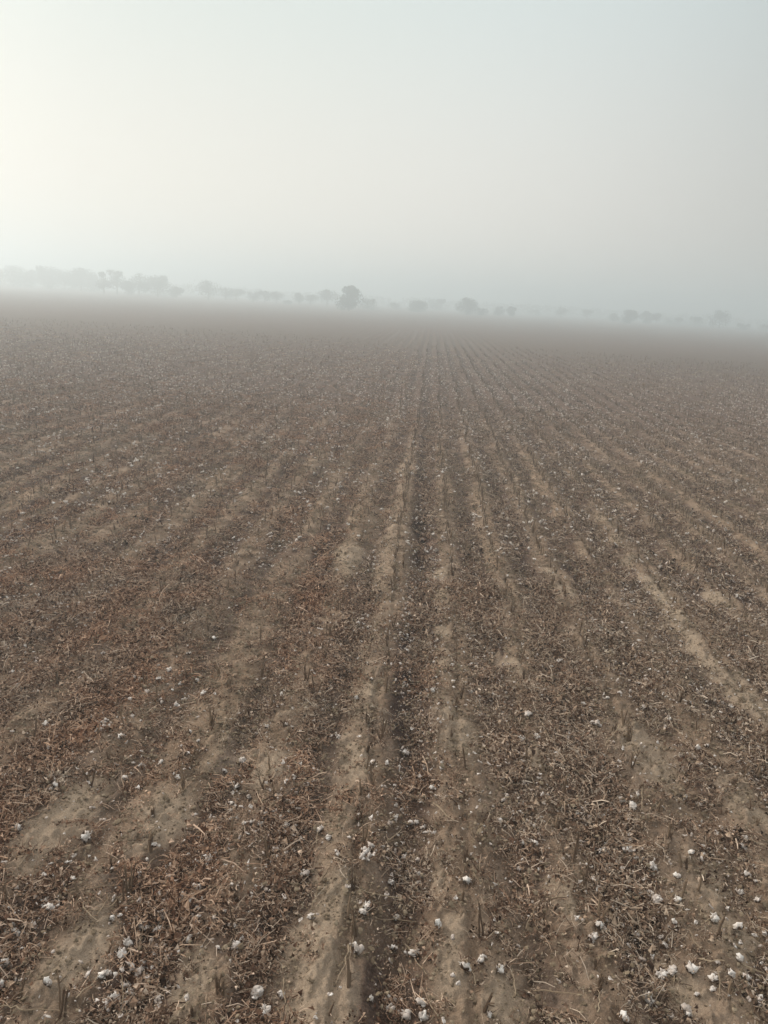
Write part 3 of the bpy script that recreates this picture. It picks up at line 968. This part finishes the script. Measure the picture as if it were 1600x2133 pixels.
def row_x(k, y):
    """x of the crest of row k at distance y"""
    x = X0 + k * ROW
    for _ in range(3):
        ph = float(row_phase(np.array(x), np.array(y)))
        x += (k - ph) * ROW
    return x


cands = []
for k in range(-60, 61):
    y = random.uniform(2.3, 2.6)
    while y < 60:
        x = row_x(k, y)
        q = project(x, y, 0)
        keep = random.random()
        if q and -30 < q[0] < 1630 and q[1] < 2160 and keep < .80 - .5 * max(0, (y - 20) / 40):
            lx = 0.016 if k > -1 else 0.11
            cands.append((x + random.gauss(0, lx), y, k))
        y += (random.uniform(.09, .24) if k >= 0 else random.uniform(.12, .34)) * (1 + .8 * min(1, max(0, (y - 14) / 30)))
cands.sort(key=lambda c: math.hypot(c[0], c[1]))
far_stubs = []
for (x, y, k) in cands:
    if stub_n < 300:
        if any((x - a) ** 2 + (y - b) ** 2 < .12 ** 2 for a, b in stub_xy): continue
        hg = random.choice([.04, .05, .06, .08, .10, .12]) * random.uniform(.8, 1.15)
        stub_xy.append((x, y))
        add_stub(Vector((x, y, float(height(x, y)))), hg)
    else:
        far_stubs.append((x, y))


# ------------------------------------------------------------------ long dry twigs
def twig_mesh(seed, L_, main_r, nb):
    rs = random.Random(seed)
    mb = MB()
    pts, rad = [], []
    side = 0; up = 0
    n = 7
    bend = rs.uniform(-.25, .25)
    for k in range(n):
        f = k / (n - 1)
        side = bend * L_ * (4 * f * (1 - f)) * .35 + rs.uniform(-.006, .006)
        up = .008 + .02 * f * rs.uniform(.4, 1.3)
        pts.append(((f - .5) * L_, side, up)); rad.append(main_r * (1.1 - .65 * f))
    mb.tube(pts, rad, 5, rs.uniform(.3, 1.0))
    br = MB()
    for j in range(nb):
        i = rs.randint(1, n - 2)
        q = Vector(pts[i]); a = rs.choice([-1, 1]) * rs.uniform(.4, .9)
        ln = rs.uniform(.15, .35) * L_
        e1 = q + Vector((math.cos(a), math.sin(a), rs.uniform(.0, .35))) * ln * .5
        e2 = e1 + Vector((math.cos(a * .7), math.sin(a * .7), rs.uniform(-.2, .2))) * ln * .5
        br.tube([q[:], e1[:], e2[:]], [main_r * .6, main_r * .45, main_r * .2], 4, rs.uniform(.3, .9))
    return mb.mesh('twig', M_twig), (br.mesh('branch', M_twig) if nb else None)


P_TWIGS = [((599,1834),(666,1759)),((666,1845),(694,1809)),((790,1770),(839,1731)),((962,1834),(976,1798)),((842,1972),(887,2044)),((1064,2025),(1069,2100)),
((1096,1942),(1126,1882)),((902,1680),(944,1725)),((1131,1515),(1150,1560)),((1289,1519),(1259,1567)),((1336,1646),(1332,1702)),((1315,1706),(1375,1691)),
((1416,1691),(1487,1725)),((1255,1721),(1270,1766)),((1319,1867),(1313,1942)),((1358,1837),(1358,1916)),((1099,1571),(1109,1657)),((1112,2070),(1240,2096)),
((1540,2014),(1610,2050)),((1454,2006),(1510,2017)),((409,1747),(487,1751)),((281,1856),(322,1800)),((229,1897),(259,1871)),((94,1890),(127,1837)),
((337,1909),(424,1845)),((285,1987),(296,1946)),((161,2100),(210,2055)),((249,2130),(251,2036)),((150,1871),(255,1860)),((1350,1065),(1395,1140)),
((475,1475),(490,1510)),((90,1270),(107,1285)),((300,1455),(325,1440)),((725,1975),(700,2060)),((770,1890),(800,1898)),((842,1896),(745,1880)),((560,1690),(585,1672))]
TW_LABEL = ['long thin twig slanting up to the right over dust left of the middle row', 'short thin twig below the long slanting one left of the middle row',
 'pale curved twig rising from the bright cotton tufts into the furrow', 'short pale twig leaning on the narrow pale strip above a boll',
 'dark straight twig pointing down across reddish litter in the middle', 'pale twig lying straight toward the viewer right of the big pale boll',
 'dark twig leaning right over litter on the second furrow', 'stout pale twig ending at a pale strip with litter heaped on it',
 'light twig crossing a litter band on the right side', 'thin twig slanting left down on the right side above the bolls',
 'upright looking straight twig between bolls on the right', 'twig lying almost level at the foot of a dark stub on the right',
 'long dark twig running down to a pair of bolls at the right', 'thin pale twig just left of the row of white bolls',
 'straight twig left of the pair pointing toward the viewer under the boll row', 'straight twig right of the pair pointing toward the viewer under the boll row',
 'long thin upright looking twig on the litter right of the dark furrow', 'long bowed twig lying across the bottom of the view on the right',
 'stout twig running out of the right edge beside a boll with straw', 'pale level twig left of the boll with straw spikes',
 'long level reddish twig touching the dark stalk clump on the left', 'straight twig rising right beside the tall fanned stalk at lower left',
 'pale curved twig left of the tall fanned stalk foot', 'pale twig standing off a dark hollow at the left edge',
 'long pale twig passing over bolls at lower left', 'short pale upright twig above a boll at lower left', 'slanting twig near the lower left corner',
 'pale twig running down to the bottom edge at the left', 'long level twig left of the fanned stalk foot', 'long pale stick lying in the middle distance on the right',
 'pale twig in the middle distance left, slanting down right', 'faint pale curved twig in the left middle distance', 'small pale twig in the left middle distance slanting up',
 'thin pale twig leaning by the straight reddish stalk', 'short level twig in the shade of the middle row', 'long thin level twig crossing the middle row crest',
 'small thin twig on dusty soil left of the middle row']


def place_twig(a, b, i, label=None):
    d = b - a
    L_ = max(d.length, .05)
    nb = random.choice([0, 1, 2]) if L_ > .15 else random.choice([0, 0, 1])
    tm, bm_ = twig_mesh(3000 + i, L_, random.uniform(.0022, .0036) * (1.25 if label else 1), nb)
    mid = (a + b) / 2
    zz = max(float(height(mid.x, mid.y)), (a.z + b.z) / 2)
    o = link('dry_twig', tm)
    o.location = (mid.x, mid.y, zz + .012)
    o.rotation_euler = Euler((0, -math.asin(max(-.5, min(.5, (b.z - a.z) / L_))), math.atan2(d.y, d.x)))
    tag(o, label or 'thin dry cotton twig lying loose on the field litter', 'twig', 'dry twigs lying on the field')
    if not label: label_later(o, 'long thin twig' if L_ > .17 else 'short thin twig', o.location, 'furrow')
    if bm_: link('branch', bm_, o)


for i, (a, b) in enumerate(P_TWIGS):
    place_twig(at(*a), at(*b), i, TW_LABEL[i])
for i in range(95):
    px, py = random.uniform(0, 1600), random.uniform(1380, 2130)
    p = at(px, py)
    an = random.uniform(0, 6.28); l = random.uniform(.09, .24)
    q = p + Vector((math.cos(an) * l, math.sin(an) * l, 0))
    q.z = float(height(q.x, q.y))
    place_twig(p, q, 100 + i)


# ------------------------------------------------------------------ scattered stuff (one object each, instanced by geometry nodes)
def make_variants(name, meshes):
    col = bpy.data.collections.new(name)
    for i, me in enumerate(meshes):
        o = bpy.data.objects.new('%s_%02d' % (name, i), me)
        col.objects.link(o)
    return col


def scatter(name, col, nvar, P, rot, scl, idx, label):
    me = bpy.data.meshes.new(name)
    me.vertices.add(len(P)); me.vertices.foreach_set('co', P.astype(np.float32).ravel())
    a = me.attributes.new('rot', 'FLOAT_VECTOR', 'POINT'); a.data.foreach_set('vector', rot.astype(np.float32).ravel())
    a = me.attributes.new('scl', 'FLOAT_VECTOR', 'POINT'); a.data.foreach_set('vector', scl.astype(np.float32).ravel())
    a = me.attributes.new('idx', 'INT', 'POINT'); a.data.foreach_set('value', idx.astype(np.int32))
    o = link(name, me)
    ng = bpy.data.node_groups.new(name + '_nodes', 'GeometryNodeTree')
    ng.interface.new_socket('Geometry', in_out='INPUT', socket_type='NodeSocketGeometry')
    ng.interface.new_socket('Geometry', in_out='OUTPUT', socket_type='NodeSocketGeometry')
    n = ng.nodes.new
    gi, go = n('NodeGroupInput'), n('NodeGroupOutput')
    ip = n('GeometryNodeInstanceOnPoints')
    ci = n('GeometryNodeCollectionInfo')
    ci.inputs['Collection'].default_value = col
    ci.inputs['Separate Children'].default_value = True
    ci.inputs['Reset Children'].default_value = True
    ar = n('GeometryNodeInputNamedAttribute'); ar.data_type = 'FLOAT_VECTOR'; ar.inputs['Name'].default_value = 'rot'
    as_ = n('GeometryNodeInputNamedAttribute'); as_.data_type = 'FLOAT_VECTOR'; as_.inputs['Name'].default_value = 'scl'
    ai = n('GeometryNodeInputNamedAttribute'); ai.data_type = 'INT'; ai.inputs['Name'].default_value = 'idx'
    e2r = n('FunctionNodeEulerToRotation')
    l = ng.links.new
    l(gi.outputs[0], ip.inputs['Points']); l(ci.outputs[0], ip.inputs['Instance'])
    ip.inputs['Pick Instance'].default_value = True
    l(ai.outputs['Attribute'], ip.inputs['Instance Index'])
    l(ar.outputs['Attribute'], e2r.inputs[0]); l(e2r.outputs[0], ip.inputs['Rotation'])
    l(as_.outputs['Attribute'], ip.inputs['Scale'])
    l(ip.outputs[0], go.inputs[0])
    md = o.modifiers.new('scatter', 'NODES'); md.node_group = ng
    tag(o, label, kind='stuff')
    return o


def litter_clump(seed, R, n_tw, n_st, n_lf, thick=1.0):
    rs = random.Random(seed)
    mb = MB()
    for i in range(n_tw):                                   # bent sticks
        a = rs.uniform(0, 6.28); l = rs.uniform(.4, 1.3) * R
        c = Vector((rs.gauss(0, .42) * R, rs.gauss(0, .42) * R, rs.uniform(0, .022)))
        d = Vector((math.cos(a), math.sin(a), rs.uniform(-.15, .4)))
        k = Vector((-d.y, d.x, 0)) * rs.uniform(-.14, .14) * l
        r = rs.uniform(.0011, .0026) * thick
        mb.tube([(c - d * l / 2)[:], (c + k * .5 + Vector((0, 0, rs.uniform(0, .008))))[:], (c + d * l / 2)[:]], [r, r * .85, r * .5], 3, rs.betavariate(2, 2), caps=False)
    for i in range(n_st):                                   # curled fibres and straws
        a = rs.uniform(0, 6.28); l = rs.uniform(.10, .40) * R
        c = Vector((rs.gauss(0, .5) * R, rs.gauss(0, .5) * R, rs.uniform(0, .020)))
        r = rs.uniform(.0005, .0013) * thick
        pts = []
        cur = c; d = a
        for s in range(4):
            pts.append(cur[:]); d += rs.uniform(-.45, .45)
            cur = cur + Vector((math.cos(d), math.sin(d), rs.uniform(-.5, .6))) * l / 3
        mb.tube(pts, [r, r, r, r * .5], 3, rs.betavariate(2.6, 1.8), caps=False)
    for i in range(n_lf):                                   # crumbled leaf and burr bits
        c = Vector((rs.gauss(0, .5) * R, rs.gauss(0, .5) * R, rs.uniform(.001, .018)))
        s = rs.choice([rs.uniform(.002, .006), rs.uniform(.003, .010), rs.uniform(.006, .016)]) * thick ** .5
        u = Vector((rs.gauss(0, 1), rs.gauss(0, 1), rs.gauss(0, .5))).normalized(); v = u.cross(Vector((rs.gauss(0, .4), rs.gauss(0, .4), 1))).normalized()
        mb.quad(c, u * s, v * s * rs.uniform(.4, .9), rs.betavariate(1.7, 2.5), s * rs.uniform(.2, .7))
    return mb.mesh('litter_piece', M_litter)


def sample_field(n, y0, y1, margin=0.6, power=1.0):
    """points spread evenly over the ground between two distances, within view and a little beyond"""
    u = rng.random(n)
    y = np.sqrt(y0 ** 2 + u * (y1 ** 2 - y0 ** 2))
    hw = y * 0.60 + margin
    x = (rng.random(n) * 2 - 1) * hw - y * 0.047
    return x, y


def normal_tilt(x, y, e=.03):
    zx = (height(x + e, y) - height(x - e, y)) / (2 * e); zy = (height(x, y + e) - height(x, y - e)) / (2 * e)
    return np.clip(np.arctan(zy), -.5, .5), np.clip(-np.arctan(zx), -.5, .5)


def lay(x, y, tilt=True, jit=.15, lift=0.0):
    P = np.stack([x, y, height(x, y) + lift], -1)
    n = len(x)
    rx, ry = normal_tilt(x, y) if tilt else (np.zeros(n), np.zeros(n))
    R = np.stack([rx + rng.normal(0, jit, n), ry + rng.normal(0, jit, n), rng.random(n) * 6.283], -1)
    return P, R


# crop litter, near
NV = 10
near_col = make_variants('litter_near', [litter_clump(500 + i, .085, [3, 5, 8, 11, 2][i % 5], [30, 48, 36, 22, 40][i % 5], [46, 24, 34, 22, 62][i % 5]) for i in range(NV)])
xs, ys_ = [], []
for (n, a, b) in ((19000, 2.1, 8.0), (42000, 8.0, 26.0)):
    x, y = sample_field(n, a, b)
    keep = rng.random(n) < (0.18 * (1 - .75 * bare_map(x, y)) + 0.85 * litter_map(x, y)) * (1 - smooth(17, 26, y)) * (1 - .6 * np.exp(-((x + .06) / .10) ** 2))
    xs.append(x[keep]); ys_.append(y[keep])
x, y = np.concatenate(xs), np.concatenate(ys_)
P, R = lay(x, y, jit=.22)
lm = litter_map(x, y)
s = (0.65 + rng.random(len(x)) * .75) * (0.75 + .45 * lm)
S = np.stack([s, s, s * (0.7 + rng.random(len(x)) * 1.4)], -1)
scatter('crop_litter', near_col, NV, P, R, S, rng.integers(0, NV, len(x)), 'brown trampled litter of broken stems, fibres and dead leaf scraps')

# crop litter, farther off: wider clumps
far_col = make_variants('litter_far', [litter_clump(700 + i, .20, 9, 20, 50, 1.8) for i in range(6)])
x, y = sample_field(34000, 13, 80, 2)
keep = rng.random(len(x)) < (0.15 + .50 * litter_map(x, y)) * smooth(13, 24, y) * (1 - smooth(22, 60, y))
x, y = x[keep], y[keep]
P, R = lay(x, y, jit=.15)
s = .7 + rng.random(len(x)) * .8
scatter('crop_litter', far_col, 6, P, R, np.stack([s, s, s], -1), rng.integers(0, 6, len(x)), 'brown crop litter thinning out into the distance')


# litter standing as bristly heaps
def bristle(seed):
    rs = random.Random(seed); mb = MB()
    for i in range(30):
        a = rs.uniform(0, 6.28); d = rs.uniform(0, .05)
        c = Vector((math.cos(a) * d, math.sin(a) * d, -.005)); l = rs.uniform(.025, .075)
        dr = Vector((math.cos(a) * .9 + rs.uniform(-.6, .6), math.sin(a) * .9 + rs.uniform(-.6, .6), rs.uniform(.35, 1.0))).normalized()
        m_ = c + dr * l * .55; e_ = m_ + (dr + Vector((rs.uniform(-.5, .5), rs.uniform(-.5, .5), rs.uniform(-.7, .1)))).normalized() * l * .5
        r = rs.uniform(.0009, .0019)
        mb.tube([c[:], m_[:], e_[:]], [r, r, r * .4], 3, rs.betavariate(1.8, 2.2), caps=False)
    for i in range(16):
        c = Vector((rs.gauss(0, .03), rs.gauss(0, .03), rs.uniform(.0, .03))); s = rs.uniform(.004, .012)
        u = Vector((rs.gauss(0, 1), rs.gauss(0, 1), rs.gauss(0, .8))).normalized(); v = u.orthogonal().normalized()
        mb.quad(c, u * s, v * s * .7, rs.betavariate(1.2, 3.5), s * .5)
    return mb.mesh('litter_heap', M_litter)


br_col = make_variants('litter_heap', [bristle(900 + i) for i in range(6)])
x, y = sample_field(11000, 2.2, 24)
n5 = fbm(x * 2.6, y * 2.2, 3, 123)
keep = rng.random(len(x)) < np.clip(litter_map(x, y) * 1.2 * smooth(.48, .62, n5) + .03, 0, 1) * (1 - smooth(16, 24, y))
x, y = x[keep], y[keep]
P, R = lay(x, y, jit=.2)
s = .6 + rng.random(len(x)) * .9
scatter('litter_heaps', br_col, 6, P, R, np.stack([s, s, s], -1), rng.integers(0, 6, len(x)), 'dark bristly heaps of torn crop residue in the furrows')


# clods and crumbs
def clods(seed, R, n, lo, hi):
    rs = random.Random(seed); mb = MB()
    for i in range(n):
        r = rs.uniform(lo, hi) * (1 if rs.random() < .8 else 1.5)
        lump(mb, (rs.gauss(0, .5) * R, rs.gauss(0, .5) * R, r * .15), (r * rs.uniform(.8, 1.3), r * rs.uniform(.8, 1.3), r * rs.uniform(.5, .9)), 1, .45, rs.random(), rs=rs)
    return mb.mesh('clod', M_clod)


cl_col = make_variants('clods', [clods(1000 + i, .09, 22, .0025, .008) for i in range(6)])
x, y = sample_field(20000, 2.1, 16)
keep = rng.random(len(x)) < .85 - .5 * litter_map(x, y)
x, y = x[keep], y[keep]
P, R = lay(x, y, jit=.05)
s = .6 + rng.random(len(x)) * .9
scatter('soil_crumbs', cl_col, 6, P, R, np.stack([s, s, s], -1), rng.integers(0, 6, len(x)), 'crumbs and small clods of dry pale soil')

# bolls and lint scraps beyond the countable ones
bl_col = make_variants('far_bolls', LINT_LOW)
x1, y1 = sample_field(26000, 2.3, 9)
x2, y2 = sample_field(200000, 9, 80, 2)
x, y = np.concatenate([x1, x2]), np.concatenate([y1, y2])
near = y < 9
cl = fbm(x * 1.6, y * .45, 3, 201)
dens = (0.16 + .75 * np.minimum(litter_map(x, y), .7)) * (.40 + 2.0 * smooth(.42, .62, cl))
dens = dens * (1 + 1.2 * np.exp(-((x - .05) / .22) ** 2) + .6 * np.exp(-((x + .75) / .2) ** 2))
keep = rng.random(len(x)) < np.clip(dens * np.where(near, .5, 1.0), 0, 1) * (1 - smooth(20, 55, y) ** .8)
x, y, near = x[keep], y[keep], near[keep]
P, R = lay(x, y, jit=.5, lift=.028)
sx_ = .7 + rng.random(len(x)) * .9
s = np.where(near, .16 + rng.random(len(x)) ** 2 * .50, .38 + rng.random(len(x)) ** 2 * .95)
scatter('cotton_scraps', bl_col, 4, P, R, np.stack([s * sx_, s / sx_ ** .5, s * (.45 + rng.random(len(x)) * .5)], -1), rng.integers(0, 4, len(x)),
        'white scraps of cotton and far off bolls dotting the field')

# stalks beyond the countable ones
st_col = make_variants('far_stalks', [m for h, m in STEMS if .06 < h < .18][:12])
fs = np.array(far_stubs)
fs = np.repeat(fs, 2, axis=0) + rng.normal(0, .014, (len(fs) * 2, 2))
P, R = lay(fs[:, 0], fs[:, 1], tilt=False, jit=.13)
nst = min(12, len([1 for h, m in STEMS if .06 < h < .18]))
s = .6 + rng.random(len(fs)) * .5
w_ = 1.0 + .5 * smooth(10, 30, fs[:, 1])
scatter('far_stubble', st_col, nst, P, R, np.stack([w_, w_, s], -1), rng.integers(0, nst, len(fs)), 'rows of cut cotton stalks running off into the haze')

write_labels()
